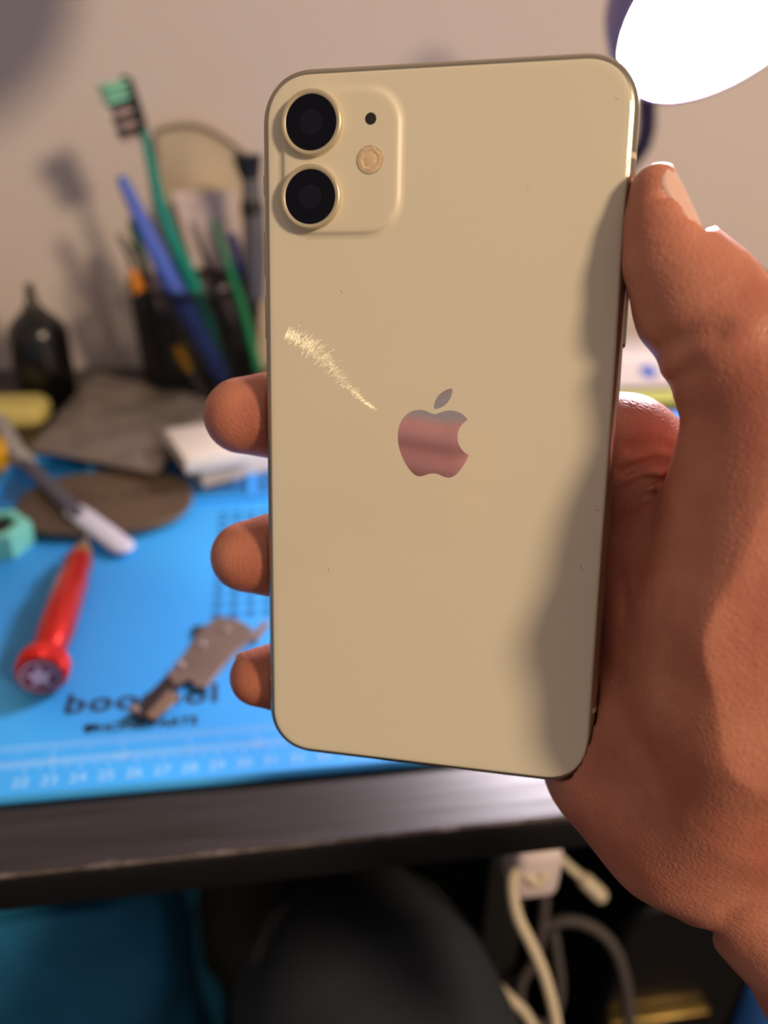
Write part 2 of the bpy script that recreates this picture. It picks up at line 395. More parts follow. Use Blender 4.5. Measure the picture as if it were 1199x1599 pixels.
# tiny scratches and specks
m_scr = mat('scratch_grey', (120, 104, 80), .5)
for (x, y, dx, dy) in ((531, 452, 4, 6), (537, 458, -6, 3), (905, 880, 6, 14), (925, 795, 14, 4), (512, 885, 2, 8), (960, 152, 5, 4), (690, 482, 4, -3), (822, 290, 4, 2), (775, 540, -3, 3)):
    w2 = .35; mb = MB()
    mb.add([PL(x, y, .112), PL(x+dx/2-w2, y+dy/2+w2, .118), PL(x+dx, y+dy, .112), PL(x+dx/2+w2, y+dy/2-w2, .118)], [(0, 1, 2, 3)])
    mb.build('scratch', m_scr, phone, smooth=False, local=True)

# ------------------------------------------------------------------ hand: smooth union of tapered capsules, polygonised
def node(px, py, w, r): q = PL(px, py, w); return (q.x, q.y, w, r)
THUMB = [node(1027, 301, 0.5, 5.4), node(1034, 350, .8, 6.7), node(1050, 405, 1.0, 8.9), node(1088, 470, 1.5, 11.6), node(1142, 545, 4, 12.6), node(1190, 620, 5, 14.2), node(1214, 700, 6, 16.5), node(1212, 790, 6, 18.5)]
THENAR = [node(1205, 790, 6, 18.5), node(1190, 960, 7, 21), node(1165, 1100, 5, 20), node(1130, 1220, 0, 18), node(1075, 1280, -5, 15.5)]
MIDPALM = [node(1110, 830, -12, 13), node(1060, 960, -14, 15), node(1030, 1100, -14, 15), node(1010, 1190, -13, 15)]
HEEL = [node(955, 1150, -14, 13), node(958, 1192, -13, 15), node(1060, 1280, -9, 17.5), node(1120, 1320, -8, 14.5)]
WRIST = [node(1130, 1200, -12, 19), node(1235, 1400, -12, 19.5), node(1330, 1530, -13, 20), node(1560, 1800, -16, 26)]
PALM = [node(1150, 900, -20, 13), node(1120, 1100, -20, 14), node(1150, 1280, -16, 14)]
PALM2 = [node(1065, 830, -24, 10), node(1020, 1000, -23, 11), node(985, 1130, -22, 12)]
WEB = [node(1120, 830, -16, 12), node(1040, 850, -19, 12), node(960, 850, -22, 10)]
WEB2 = [node(985, 740, -22, 10), node(965, 900, -23, 10.5), node(960, 1110, -22, 11)]
INDEX = [node(1150, 880, -22, 12), node(1080, 785, -21, 13.0), node(972, 705, -21.5, 12.2), node(720, 655, -21, 9.6), node(520, 648, -18.5, 9.5), node(440, 648, -13.5, 9.3), node(378, 649, -10.5, 9.0)]
MIDDLE = [node(1120, 980, -22, 12), node(1040, 900, -22, 11.5), node(720, 872, -21, 9.5), node(520, 862, -18.5, 9.4), node(440, 866, -13.5, 9.4), node(384, 869, -10.5, 8.6)]
RING = [node(1100, 1080, -22, 12), node(1010, 1020, -22, 11), node(740, 1050, -21, 9.0), node(560, 1058, -18.5, 8.9), node(460, 1055, -13.5, 8.4), node(404, 1057, -10.5, 7.3)]
PINKY = [node(1080, 1170, -22, 12), node(990, 1105, -22, 10), node(820, 1110, -21, 8.0), node(700, 1105, -18.5, 7.2), node(620, 1095, -16, 6.6)]
SP = 0.85
lo = np.array([-64., -178., -44.]); hi = np.array([118., 66., 26.])
ax = [np.arange(lo[i], hi[i], SP, dtype=np.float32) for i in range(3)]
U, V, W = np.meshgrid(*ax, indexing='ij')
def cone(a, b):
    a_, b_ = np.array(a[:3]), np.array(b[:3]); d = b_-a_; L2 = float(d@d)
    t = np.clip(((U-a_[0])*d[0]+(V-a_[1])*d[1]+(W-a_[2])*d[2])/L2, 0, 1)
    return np.sqrt((U-a_[0]-d[0]*t)**2+(V-a_[1]-d[1]*t)**2+(W-a_[2]-d[2]*t)**2)-(a[3]+(b[3]-a[3])*t)
def smin(a, b, k):
    h = np.maximum(k-np.abs(a-b), 0)/k
    return np.minimum(a, b)-h*h*k*.25
def chain(c, k=2.5):
    d = None
    for a, b in zip(c[:-1], c[1:]):
        e = cone(a, b); d = e if d is None else smin(d, e, k)
    return d
palm = chain(THENAR, 6)
for c, k in ((WEB, 8), (WEB2, 8), (MIDPALM, 12), (HEEL, 10), (WRIST, 14), (PALM, 10), (PALM2, 8)): palm = smin(palm, chain(c, 6), k)
hand = smin(palm, chain(THUMB, 2.5), 7)
fing = None
for c in (INDEX, MIDDLE, RING, PINKY):
    e = chain(c, 5); fing = e if fing is None else smin(fing, e, 1.2)
hand = smin(hand, fing, 6)
# folds of the skin
def crease(pts, depth_, wid, wmin=-40, wmax=40):
    global hand
    best = None
    P_ = [PL(x, y, w) for x, y, w in pts]
    for a, b in zip(P_[:-1], P_[1:]):
        d = b-a; L2 = d.length_squared
        t = np.clip(((U-a.x)*d.x+(V-a.y)*d.y+(W-a.z)*d.z)/L2, 0, 1)
        e = (U-a.x-d.x*t)**2+(V-a.y-d.y*t)**2+(W-a.z-d.z*t)**2
        best = e if best is None else np.minimum(best, e)
    hand = hand+depth_*np.exp(-best/(wid*wid))
# web between thumb and index: carve the hollow between the two
crease([(1075, 694, -4), (1066, 740, -6), (1045, 780, -8)], 2.4, 2.4)
for l in ([(985, 700, -9), (1030, 690, -9), (1062, 700, -9)], [(975, 735, -9), (1020, 720, -9), (1060, 728, -8)], [(965, 775, -8.5), (1000, 752, -8.5), (1045, 750, -8)], [(960, 810, -8.5), (990, 785, -8), (1030, 772, -7)]):
    crease(l, 1.9, 1.2)
crease([(948, 850, -6), (985, 950, -2), (1005, 1050, -2), (1040, 1150, 3), (1090, 1230, 8)], .7, 1.8)
crease([(1100, 1452, -16), (1110, 1440, 0), (1132, 1402, 7), (1165, 1375, 9), (1210, 1335, 10)], 3.2, 2.6)
crease([(1015, 560, 2), (1045, 540, 10), (1080, 520, 14), (1120, 515, 16)], 1.2, 2.0)
crease([(1040, 605, 2), (1055, 590, 8), (1085, 575, 14)], 1.0, 1.6)
for (x, y) in ((1135, 395), (1160, 428), (1183, 458)): crease([(x, y, -5), (x-6, y+8, 3)], .8, 1.5)
for l in ([(412, 590, -3), (416, 645, -2), (412, 708, -3)], [(417, 810, -3), (421, 865, -2), (418, 925, -3)]): crease(l, .4, 1.0)
# nail bed of the thumb
c_ = PL(1078, 312, 1.6); no = Vector((.88, .38, .26)).normalized()
al = (PL(1052, 265, 0)-PL(1095, 355, 0)).normalized(); no = (no-al*no.dot(al)).normalized(); sd_ = al.cross(no)
bx = [U-c_.x, V-c_.y, W-c_.z]
da = bx[0]*al.x+bx[1]*al.y+bx[2]*al.z; dn_ = bx[0]*no.x+bx[1]*no.y+bx[2]*no.z+6.6; ds = bx[0]*sd_.x+bx[1]*sd_.y+bx[2]*sd_.z
hand = np.maximum(hand, -np.maximum(np.maximum(6.35-np.sqrt(dn_**2+ds**2), np.abs(da)-6.4), np.maximum(np.abs(ds)-5.9, 1.5-dn_)))
# the phone presses into the skin
q = np.maximum(np.maximum(np.abs(U)-(HW-9), 0), 0); q2 = np.maximum(np.abs(V)-(HH-9), 0)
pd = np.sqrt(q*q+q2*q2)-9.0
pd2 = np.abs(W+4.1)-4.2
inner = np.sqrt(np.maximum(pd+3.2, 0)**2+np.maximum(pd2+3.2, 0)**2)-3.25+np.minimum(np.maximum(pd+3.2, pd2+3.2), 0)
hand = np.maximum(hand, -(inner-.15))
def surface_nets(D, lo, sp):
    s = D < 0
    nx, ny, nz = D.shape
    occ = np.zeros((nx-1, ny-1, nz-1), np.int8)
    for i in (0, 1):
        for j in (0, 1):
            for k in (0, 1): occ += s[i:nx-1+i, j:ny-1+j, k:nz-1+k]
    act = (occ > 0) & (occ < 8); idx = -np.ones(act.shape, np.int64); C = np.argwhere(act); idx[act] = np.arange(len(C))
    acc = np.zeros((len(C), 3)); cnt = np.zeros(len(C))
    cs = [(i, j, k) for i in (0, 1) for j in (0, 1) for k in (0, 1)]
    for a in cs:
        for b_ in cs:
            if sum(abs(p-r) for p, r in zip(a, b_)) == 1 and a < b_:
                da = D[C[:, 0]+a[0], C[:, 1]+a[1], C[:, 2]+a[2]]; db = D[C[:, 0]+b_[0], C[:, 1]+b_[1], C[:, 2]+b_[2]]
                m = (da < 0) != (db < 0); t = np.where(m, da/np.where(m, da-db, 1), 0)[:, None]
                acc += (C+np.array(a)+t*(np.array(b_)-np.array(a)))*m[:, None]; cnt += m
    Vt = acc/cnt[:, None]*sp+lo
    Fs = []
    for axn in range(3):
        sl0 = [slice(1, -1)]*3; sl0[axn] = slice(0, -1); sl1 = [slice(1, -1)]*3; sl1[axn] = slice(1, None)
        e = s[tuple(sl0)] != s[tuple(sl1)]; flip = s[tuple(sl0)][e]
        E_ = np.argwhere(e)+np.array([0 if i == axn else 1 for i in range(3)])
        o1, o2 = [(1, 2), (2, 0), (0, 1)][axn]
        def at(d1, d2):
            q_ = E_.copy(); q_[:, o1] -= d1; q_[:, o2] -= d2; return idx[q_[:, 0], q_[:, 1], q_[:, 2]]
        Q = np.stack([at(0, 0), at(1, 0), at(1, 1), at(0, 1)], 1)
        Q[flip] = Q[flip][:, ::-1]; Fs.append(Q)
    return Vt, np.concatenate(Fs)
def cap_box(D):
    D = D.copy(); D[0] = D[-1] = 5; D[:, 0] = D[:, -1] = 5; D[:, :, 0] = D[:, :, -1] = 5; return D
Vt, Fq = surface_nets(cap_box(hand), lo, SP)

m_skin = mat('skin', (204, 134, 110), .45, sss=.25, var=.2, vscale=60, c2=(180, 108, 88))
nt = m_skin.node_tree; b = nt.nodes['Principled BSDF']
tc = nd(m_skin, 'ShaderNodeTexCoord')
vz = nd(m_skin, 'ShaderNodeTexVoronoi'); vz.feature = 'DISTANCE_TO_EDGE'; vz.inputs['Scale'].default_value = .75
nz = nd(m_skin, 'ShaderNodeTexNoise'); nz.inputs['Scale'].default_value = .35; nz.inputs['Detail'].default_value = 6
wv = nd(m_skin, 'ShaderNodeTexWave'); wv.wave_type = 'RINGS'; wv.rings_direction = 'SPHERICAL'; wv.inputs['Scale'].default_value = .55; wv.inputs['Distortion'].default_value = 1.2; wv.inputs['Detail'].default_value = 1; wv.inputs['Detail Scale'].default_value = .3
mpw = nd(m_skin, 'ShaderNodeMapping'); mpw.inputs['Location'].default_value = (62, 30, 0)
# finger-print ridges only on the finger ends left of the phone (u < -36)
sp_ = nd(m_skin, 'ShaderNodeSeparateXYZ'); ls = nd(m_skin, 'ShaderNodeMapRange'); ls.inputs[1].default_value = -34; ls.inputs[2].default_value = -38
L = nt.links.new
L(tc.outputs['Object'], vz.inputs['Vector']); L(tc.outputs['Object'], nz.inputs['Vector']); L(tc.outputs['Object'], mpw.inputs[0]); L(mpw.outputs[0], wv.inputs['Vector'])
L(tc.outputs['Object'], sp_.inputs[0]); L(sp_.outputs[0], ls.inputs[0])
mul = nd(m_skin, 'ShaderNodeMath'); mul.operation = 'MULTIPLY'; L(wv.outputs[1], mul.inputs[0]); L(ls.outputs[0], mul.inputs[1])
b1 = nd(m_skin, 'ShaderNodeBump'); b1.inputs['Strength'].default_value = .42; b1.inputs['Distance'].default_value = .0004; L(vz.outputs[0], b1.inputs['Height'])
b2 = nd(m_skin, 'ShaderNodeBump'); b2.inputs['Strength'].default_value = .22; b2.inputs['Distance'].default_value = .0006; L(nz.outputs[0], b2.inputs['Height']); L(b1.outputs[0], b2.inputs['Normal'])
b3 = nd(m_skin, 'ShaderNodeBump'); b3.inputs['Strength'].default_value = .4; b3.inputs['Distance'].default_value = .00012; L(mul.outputs[0], b3.inputs['Height']); L(b2.outputs[0], b3.inputs['Normal'])
L(b3.outputs[0], b.inputs['Normal'])
m_skin.node_tree.nodes['Noise Texture'].inputs['Scale'].default_value = .06

handroot = empty('hand', None, "person's right hand and wrist holding up the white smartphone", 'hand', M=PM)
me = bpy.data.meshes.new('palm_and_fingers')
me.from_pydata(Vt.tolist(), [], Fq.tolist())
bm = bmesh.new(); bm.from_mesh(me)
for _ in range(2): bmesh.ops.smooth_vert(bm, verts=bm.verts, factor=.5, use_axis_x=True, use_axis_y=True, use_axis_z=True)
bmesh.ops.recalc_face_normals(bm, faces=bm.faces); bm.to_mesh(me); bm.free()
me.polygons.foreach_set('use_smooth', [True]*len(me.polygons)); me.materials.append(m_skin)
ho = bpy.data.objects.new('palm_and_fingers', me); COL.objects.link(ho); ho.parent = handroot
# nails: curved plates sunk a little into the back of each fingertip
m_nail = mat('nail', (240, 188, 176), .25, coat=.6, sss=.2)
def nail(c, along, out, length, width, R, lab=None):
    along = Vector(along).normalized(); out = Vector(out); out = (out-along*out.dot(along)).normalized(); side = along.cross(out)
    rings = []; N, Mn = 14, 12
    top = []; bot = []
    for i in range(N+1):
        s = -1+2*i/N; row = []
        for j in range(Mn+1):
            t = -1+2*j/Mn
            ll = s*length/2; wmax = width/2*(1-.10*max(0, -s)-.9*max(0, abs(s)-.72)**1.6*3)
            aa = t*wmax/R
            drop = -.10*R*max(0, abs(s)-.5)
            row.append(Vector(c)+along*ll+side*R*math.sin(aa)+out*(R*math.cos(aa)-R+drop*.5))
        top.append(row); bot.append([p-out*.45 for p in row])
    mb = MB(); n = Mn+1
    vs = [p for r in top for p in r]+[p for r in bot for p in r]; K = (N+1)*n; fs = []
    for i in range(N):
        for j in range(Mn):
            a = i*n+j; fs += [(a, a+1, a+n+1, a+n), (K+a+n, K+a+n+1, K+a+1, K+a)]
    for i in range(N):
        for j in (0, Mn): a = i*n+j; fs.append((a, a+n, K+a+n, K+a))
    for j in range(Mn):
        for i in (0, N): a = i*n+j; fs.append((a, a+1, K+a+1, K+a))
    mb.add(vs, fs); o = mb.build('nail', m_nail, handroot, ang=60, local=True)
    if lab: o['label'] = lab
nail(c_, al, no, 13.2, 11.6, 6.6, 'thumb nail seen edge-on')
for c in (INDEX, MIDDLE, RING, PINKY):
    a, b_ = Vector(c[-1][:3]), Vector(c[-2][:3]); d = (a-b_).normalized()
    o_ = Vector((0, 0, -1)); o_ = (o_-d*o_.dot(d)).normalized()
    nail(a+o_*(c[-1][3]+.05)+d*.5, d, o_, 11, 10.5, c[-1][3]*.95)

# ------------------------------------------------------------------ desk lamp
m_shade = mat('lamp_shade', (150, 132, 168), .45)
m_dif = mat('lamp_diffuser', (255, 255, 255), .5)
bn = m_dif.node_tree.nodes['Principled BSDF']; bn.inputs['Emission Color'].default_value = LAMP_COL+(1,); bn.inputs['Emission Strength'].default_value = LAMP_EMIT
m_arm = mat('lamp_arm_metal', (60, 52, 78), .4, metal=.4)
lc = WD(1152, -6, .42)
lamp = empty('desk_lamp', (.52, .66, 0), 'lit round desk lamp with a bright white face above the hand', 'lamp')
lax = (Rm @ Vector((.296, -.914, .266))).normalized()
MB().lathe([(q*.87, z*.87) for q, z in [(.0725, .0), (.0728, -.004), (.0735, .003), (.0765, .003), (.078, -.006), (.074, -.024), (.058, -.042), (.034, -.054), (.018, -.060), (.012, -.075)]], lc, lax, seg=72, cap0=False).build('lamp_shade', m_shade, lamp)
MB().lathe([(q*.87, z*.87) for q, z in [(.073, -.002), (.060, .003), (.03, .0055), (.001, .006)]], lc, lax, seg=64, cap0=True).build('diffuser', m_dif, lamp)
hub = lc-lax*.07
MB().tube(smoothpath([hub, hub-lax*.03+Vector((.0, .02, -.02)), WD(1010, 200, .60), Vector((.30, .66, .16)), Vector((.45, .67, .08)), Vector((.52, .66, .02))]), .0065).build('gooseneck', m_arm, lamp)
MB().lathe([(.06, 0), (.062, .004), (.06, .014), (.02, .02), (.01, .024)], (.52, .655, 0), seg=48).build('lamp_base', m_arm, lamp)

# added unseen disc above the frame at the left, shaped to throw a round wall shadow
s0 = WY(-125, -25, WALL_Y); dirL = (KEY_POS-s0).normalized(); hc = s0+dirL*.33
shadow_rig = empty('shadow_disc', (-.62, .70, .62), 'unseen round grey disc on a wall arm above left, added to shadow the wall', 'lamp')
MB().lathe([(.080, 0), (.082, .004), (.080, .012), (.06, .035), (.02, .045)], hc, dirL, seg=56).build('disc_plate', mat('grey_plastic', (120, 112, 112), .6), shadow_rig)
MB().tube([hc+Vector((.01, .02, .04)), Vector((hc.x-.10, WALL_Y-.03, hc.z+.06)), Vector((hc.x-.12, WALL_Y+.001, hc.z+.06))], .007).build('wall_arm', m_arm, shadow_rig)

# ------------------------------------------------------------------ pen cup
m_mesh = mat('black_wire', (16, 16, 20), .45, metal=.3)
CY = .600+.041
rl = WY(203, 452, CY); rr = WY(388, 458, CY)
CX = (rl.x+rr.x)/2; CR = (rr.x-rl.x)/2; CH = WY(300, 462, CY-CR).z
cup = empty('pen_cup', (CX, CY, 0), 'black wire mesh pen cup full of tools against the wall', 'cup')
mb = MB(); NS, NR = 84, 42
def cr_(z): return CR*(.90+.10*z/CH)
for k in range(NS):
    a = 2*pi*k/NS
    mb.tube([(CX+cr_(z)*math.cos(a), CY+cr_(z)*math.sin(a), z) for z in (.002, CH)], .00045, seg=4, round_ends=False)
for j in range(NR):
    z = CH*(j+.5)/NR; r = cr_(z); pts = [(CX+r*math.cos(2*pi*k/48), CY+r*math.sin(2*pi*k/48), z) for k in range(49)]
    mb.tube(pts, .00045, seg=4, round_ends=False)
mb.build('wire_wall', m_mesh, cup)
def torus(c, R, r, seg=64): 
    m_ = MB(); m_.tube([(c[0]+R*math.cos(2*pi*k/seg), c[1]+R*math.sin(2*pi*k/seg), c[2]) for k in range(seg+1)], r, seg=10, round_ends=False); return m_
torus((CX, CY, CH), CR, .0022).build('rim', m_mesh, cup)
torus((CX, CY, .003), CR*.9, .0022).build('foot_ring', m_mesh, cup)
MB().lathe([(CR*.9, .0005), (CR*.9, .002)], (CX, CY, 0)).build('cup_base', m_mesh, cup)

def stick(name, pts, y, m, label, cat, seg=14, parent=None, flat=1.0, smooth=True, group=None, ends=True):
    """pts: (px, py, width px, dy)"""
    P_ = [WY(p[0], p[1], y+(p[3] if len(p) > 3 else 0)) for p in pts]; r_ = [1.15*p[2]/2*depth(q)/F for p, q in zip(pts, P_)]
    o = MB().tube(P_, r_, seg=seg, flat=flat, round_ends=ends).build(name, m, parent)
    if label: tag(o, label, cat, group)
    return o
IN = CY
# toothbrush
m_teal = mat('teal_plastic', (20, 150, 135), .35, coat=.3)
m_blk = mat('black_rubber', (16, 15, 22), .5)
m_brw = mat('white_bristle', (205, 180, 180), .8, bump=.5, bscale=2500)
m_brt = mat('mint_bristle', (150, 226, 198), .8, bump=.5, bscale=2500)
hb = [WY(198, 132, .625), WY(222, 214, .63)]
tb = empty('toothbrush', WY(345, 570, IN+.01), 'teal and black toothbrush leaning in the pen cup, bristles up left', 'toothbrush')
stick('handle', [(225, 208, 10, -.012), (232, 240, 13, -.01), (250, 320, 17, -.006), (268, 370, 19, -.004), (300, 440, 21, 0), (325, 510, 22, .004), (350, 585, 20, .010)], IN-.008, m_teal, None, None, parent=tb)
stick('grip', [(247, 322, 9, -.004), (262, 375, 18, -.002), (290, 440, 20, .002), (318, 515, 20, .006), (342, 588, 16, .011)], IN+.0, m_blk, None, None, parent=tb, flat=.6)
sc_ = .57/F
d = (hb[1]-hb[0]); dn = d.normalized(); bd = (WY(160, 150, .61)-WY(200, 135, .622)); bd = (bd-dn*bd.dot(dn)).normalized(); wd = dn.cross(bd)
MB().tube([hb[0], hb[0]*.5+hb[1]*.5, hb[1], WY(228, 216, .63)], [.0058, .0068, .0062, .003], flat=.75, up=bd).build('head', m_blk, tb)
hd = tb.children[-1]
rows = 9
for k in range(rows):
    t = k/(rows-1); c = hb[0].lerp(hb[1], -.06+1.0*t)
    mb = MB(); mt = m_brt if k < 3 else (m_blk if k in (3, 5, 7) else m_brw)
    for q_ in (-1, 0, 1):
        cc = c+wd*q_*.0034
        hh_ = .0175 if (k < 3) else (.0135 if mt is m_brw else .015)
        mb.tube([cc, cc+bd*hh_+dn*random.uniform(-.0006, .0006)], [.0015, .0018], seg=8)
    mb.build('bristle_tuft', mt, tb, ang=50)
# blue tube
m_blue = mat('blue_plastic', (70, 105, 215), .4, coat=.2)
stick('blue_stick', [(192, 283, 16, -.012), (240, 385, 25, -.012), (283, 470, 27, -.014), (345, 585, 25, -.010)], IN-.012, m_blue, 'long blue plastic stick leaning left in the mesh pen cup', 'stick')
stick('green_spudger', [(334, 346, 9, .0), (352, 400, 17, .0), (378, 478, 20, -.004), (402, 572, 20, -.01)], IN-.028, mat('green_plastic', (16, 130, 78), .4), 'bright green pointed plastic pry stick in front of the white bag', 'pry tool', flat=.6)
stick('green_pen', [(206, 348, 11, .004), (222, 410, 13, .006), (238, 470, 13, .008), (262, 590, 12, .01)], IN+.008, mat('dark_green_plastic', (16, 84, 50), .4), 'dark green pen at the left inside the pen cup', 'pen')
tw = empty('tweezers', WY(225, 600, IN-.02), 'black pointed tweezers at the left edge of the pen cup', 'tweezers')
stick('arm', [(182, 366, 4, -.01), (200, 398, 13, -.01), (222, 460, 16, -.006), (250, 600, 14, .006)], IN-.01, m_blk, None, None, parent=tw, flat=.5)
stick('arm', [(186, 364, 4, -.01), (214, 398, 12, -.006), (238, 460, 14, 0), (262, 600, 12, .006)], IN-.002, m_blk, None, None, parent=tw, flat=.5)
m_or = mat('orange_plastic', (214, 128, 18), .5); m_yel = mat('yellow_plastic', (226, 168, 24), .5)
m_st = mat('bright_steel', (190, 180, 180), .3, metal=.8)
m_gh = mat('grey_handle', (92, 90, 98), .35, coat=.3)
o = empty('screwdriver', WY(250, 600, IN-.024), 'orange ended screwdriver tucked beside the tweezers in the cup', 'screwdriver')
stick('cap', [(208, 428, 15, 0), (216, 452, 19, 0)], IN-.028, m_or, None, None, parent=o)
stick('handle', [(217, 455, 17, 0), (240, 520, 17, .004), (255, 580, 15, .006)], IN-.028, m_blk, None, None, parent=o)
o = empty('utility_knife', WY(318, 600, IN-.02), 'yellow and black handled knife with a metal end low in the cup', 'knife')
stick('handle', [(262, 500, 26, .004), (276, 540, 28, .002)], IN-.030, m_blk, None, None, parent=o, flat=.5)
stick('collar', [(278, 545, 24, .0), (292, 572, 24, .0)], IN-.030, m_yel, None, None, parent=o, flat=.6)
stick('blade_holder', [(297, 578, 18, .0), (318, 618, 14, .0)], IN-.030, m_st, None, None, parent=o, flat=.5)
stick('white_swab', [(240, 432, 15, .0), (256, 478, 26, .004), (268, 506, 26, .006)], IN-.012, mat('white_cotton', (205, 190, 190), .9), 'white cotton swab end inside the cup left of the blue stick', 'swab')
stick('white_nozzle', [(350, 458, 20, .0), (366, 500, 22, .004)], IN+.018, mat('milky_plastic', (185, 170, 175), .5), 'milky plastic nozzle inside the cup behind the green pry stick', 'nozzle')
stick('blue_pen', [(363, 370, 12, .0), (368, 384, 14, .0), (374, 430, 13, .002), (384, 580, 12, .004)], IN+.022, mat('deep_blue_plastic', (44, 60, 175), .4), 'small deep blue pen behind the green pry stick', 'pen')
stick('black_stick', [(300, 350, 6, .0), (325, 420, 9, .003), (352, 500, 10, .006), (372, 580, 10, .006)], IN+.020, m_blk, 'thin black rod right of the toothbrush handle', 'rod')
o = empty('screwdriver', WY(398, 590, IN+.0), 'large black and grey handled screwdriver standing at the right of the cup', 'screwdriver')
stick('end_cap', [(386, 240, 20, 0), (386, 242, 40, .0), (388, 262, 33, .0), (391, 278, 26, 0)], IN-.002, m_blk, None, None, parent=o, ends=False)
stick('handle', [(392, 280, 25, .0), (395, 318, 26, .0), (396, 326, 30, 0), (398, 400, 32, .0), (398, 460, 28, .0)], IN-.002, m_gh, None, None, parent=o)
stick('collar', [(394, 322, 31, 0), (394.5, 330, 32, 0)], IN-.002, m_blk, None, None, parent=o)
stick('shaft', [(397, 466, 16, .0), (394, 585, 12, .0)], IN-.002, m_blk, None, None, parent=o)

# ------------------------------------------------------------------ plastic bag behind the cup
def sheet(name, fn, nu, nv, m, thick=.0006, parent=None, ang=50):
    vs = [fn(i/nu, j/nv) for i in range(nu+1) for j in range(nv+1)]; n = nv+1
    fs = [(i*n+j, i*n+j+1, (i+1)*n+j+1, (i+1)*n+j) for i in range(nu) for j in range(nv)]
    mb = MB(); mb.add(vs, fs); o = mb.build(name, m, parent, ang=ang)
    md = o.modifiers.new('s', 'SOLIDIFY'); md.thickness = thick; md.offset = 0; return o
def pillow(name, corners, thick, m, wr=.004, seed=0, n=26, label=None, cat=None, base=None):
    """closed crumpled pouch between four corner points"""
    c = [Vector(p) for p in corners]; nrm = (c[1]-c[0]).cross(c[3]-c[0]).normalized()
    if nrm.z < 0: nrm = -nrm
    mb = MB(); 
    for s in (1, -1):
        vs = []
        for i in range(n+1):
            for j in range(n+1):
                a, b_ = i/n, j/n; p = c[0]*(1-a)*(1-b_)+c[1]*a*(1-b_)+c[2]*a*b_+c[3]*(1-a)*b_
                e = (max(0, 4*a*(1-a))*max(0, 4*b_*(1-b_)))**.35
                k = noise.noise(p*28+Vector((seed, 0, 0)))*.6+noise.noise(p*70+Vector((0, seed, 0)))*.4
                h = e*(thick/2*(1 if s > 0 else .96)+k*wr*(1 if s > 0 else .25))
                vs.append(p+nrm*(s*max(h, 0) + thick/2))
        fs = [(i*(n+1)+j, i*(n+1)+j+1, (i+1)*(n+1)+j+1, (i+1)*(n+1)+j) for i in range(n) for j in range(n)]
        mb.add(vs, fs)
    bm_m = mb.build(name, m, None, ang=70)
    if label: tag(bm_m, label, cat)
    return bm_m
m_bag = mat('beige_paper', (206, 190, 168), .8, bump=.4, bscale=40, var=.18, vscale=25)
m_pap = mat('white_paper', (222, 205, 208), .8, bump=.3, bscale=60)
YB = WALL_Y-.008
def bagfn(a, b_):
    L0 = WY(243+20*b_, 205+270*b_, YB); R0 = WY(382+35*b_, 240+250*b_, YB)
    p = L0.lerp(R0, a)+Vector((0, 0, 0)); top = .012*math.sin(pi*a)*(1-b_)
    return p+Vector((0, -.012*math.sin(pi*a)*math.sin(pi*(b_*.9+.05))-.003*(1+noise.noise(p*40))-.004*(1+noise.noise(p*15)), top))
bag = empty('paper_bag', WY(320, 560, YB-.02), 'crumpled beige paper bag leaning on the wall behind the cup', 'bag')
sheet('bag_sheet', bagfn, 26, 30, m_bag, parent=bag)
MB().tube([bagfn(i/20, 0)+Vector((0, -.002, 0)) for i in range(21)], .0016, seg=8).build('bag_rim', mat('bag_rim_dark', (128, 112, 98), .8), bag)
# lower part reaching the desk
def bagfn2(a, b_):
    L0 = WY(263, 475, YB-.006); R0 = WY(417, 490, YB-.006)
    p = L0.lerp(R0, a); p.z = p.z*(1-b_)+.001*b_
    return p+Vector((0, -.006*math.sin(pi*a)-.004*(1+noise.noise(p*20)), 0))
sheet('bag_bottom', bagfn2, 20, 16, m_bag, parent=bag)
def papfn(a, b_):
    L0 = WY(268+55*b_, 300+190*b_, YB-.034); R0 = WY(365+25*b_, 296+190*b_, YB-.034)
    p = L0.lerp(R0, a); return p+Vector((0, .001*math.sin(a*9)+.0015*noise.noise(p*60), 0))
pp = empty('paper_sheet', WY(340, 600, YB-.034), 'white folded paper standing between the beige bag and the pen cup', 'paper')
sheet('paper_front', papfn, 24, 12, m_pap, thick=.0004, parent=pp)
def papfn2(a, b_):
    L0 = WY(323, 490, YB-.034); R0 = WY(390, 486, YB-.034); p = L0.lerp(R0, a); p.z = p.z*(1-b_)+.0006*b_
    return p+Vector((0, .001*math.sin(a*9), 0))
sheet('paper_foot', papfn2, 24, 6, m_pap, thick=.0004, parent=pp)

# ------------------------------------------------------------------ black nozzle bottle
BY = WZ(60, 642).y+.004
bl = WY(12, 600, BY); br = WY(108, 600, BY); r = (br.x-bl.x)/2; cx = (bl.x+br.x)/2; th = WY(55, 453, BY).z
bh = WY(55, 530, BY).z
bt = empty('nozzle_bottle', (cx, BY+r, 0), 'black plastic bottle with a pointed nozzle at the far left by the wall', 'bottle')
m_bot = mat('black_bottle', (14, 12, 14), .28, coat=.3)
pz = lambda y: bh+(th-bh)*(530-y)/(530-453)
MB().lathe([(r*.9, 0), (r, .004), (r, pz(534)), (r*.95, pz(524)), (r*.78, pz(512)), (r*.52, pz(500)), (r*.40, pz(497))], (cx, BY+r, 0), seg=56).build('bottle_body', m_bot, bt)
MB().lathe([(r*.44, pz(502)), (r*.34, pz(492)), (r*.22, pz(482)), (r*.15, pz(468)), (r*.13, pz(453))], (cx, BY+r, 0), seg=40).build('nozzle', m_bot, bt)

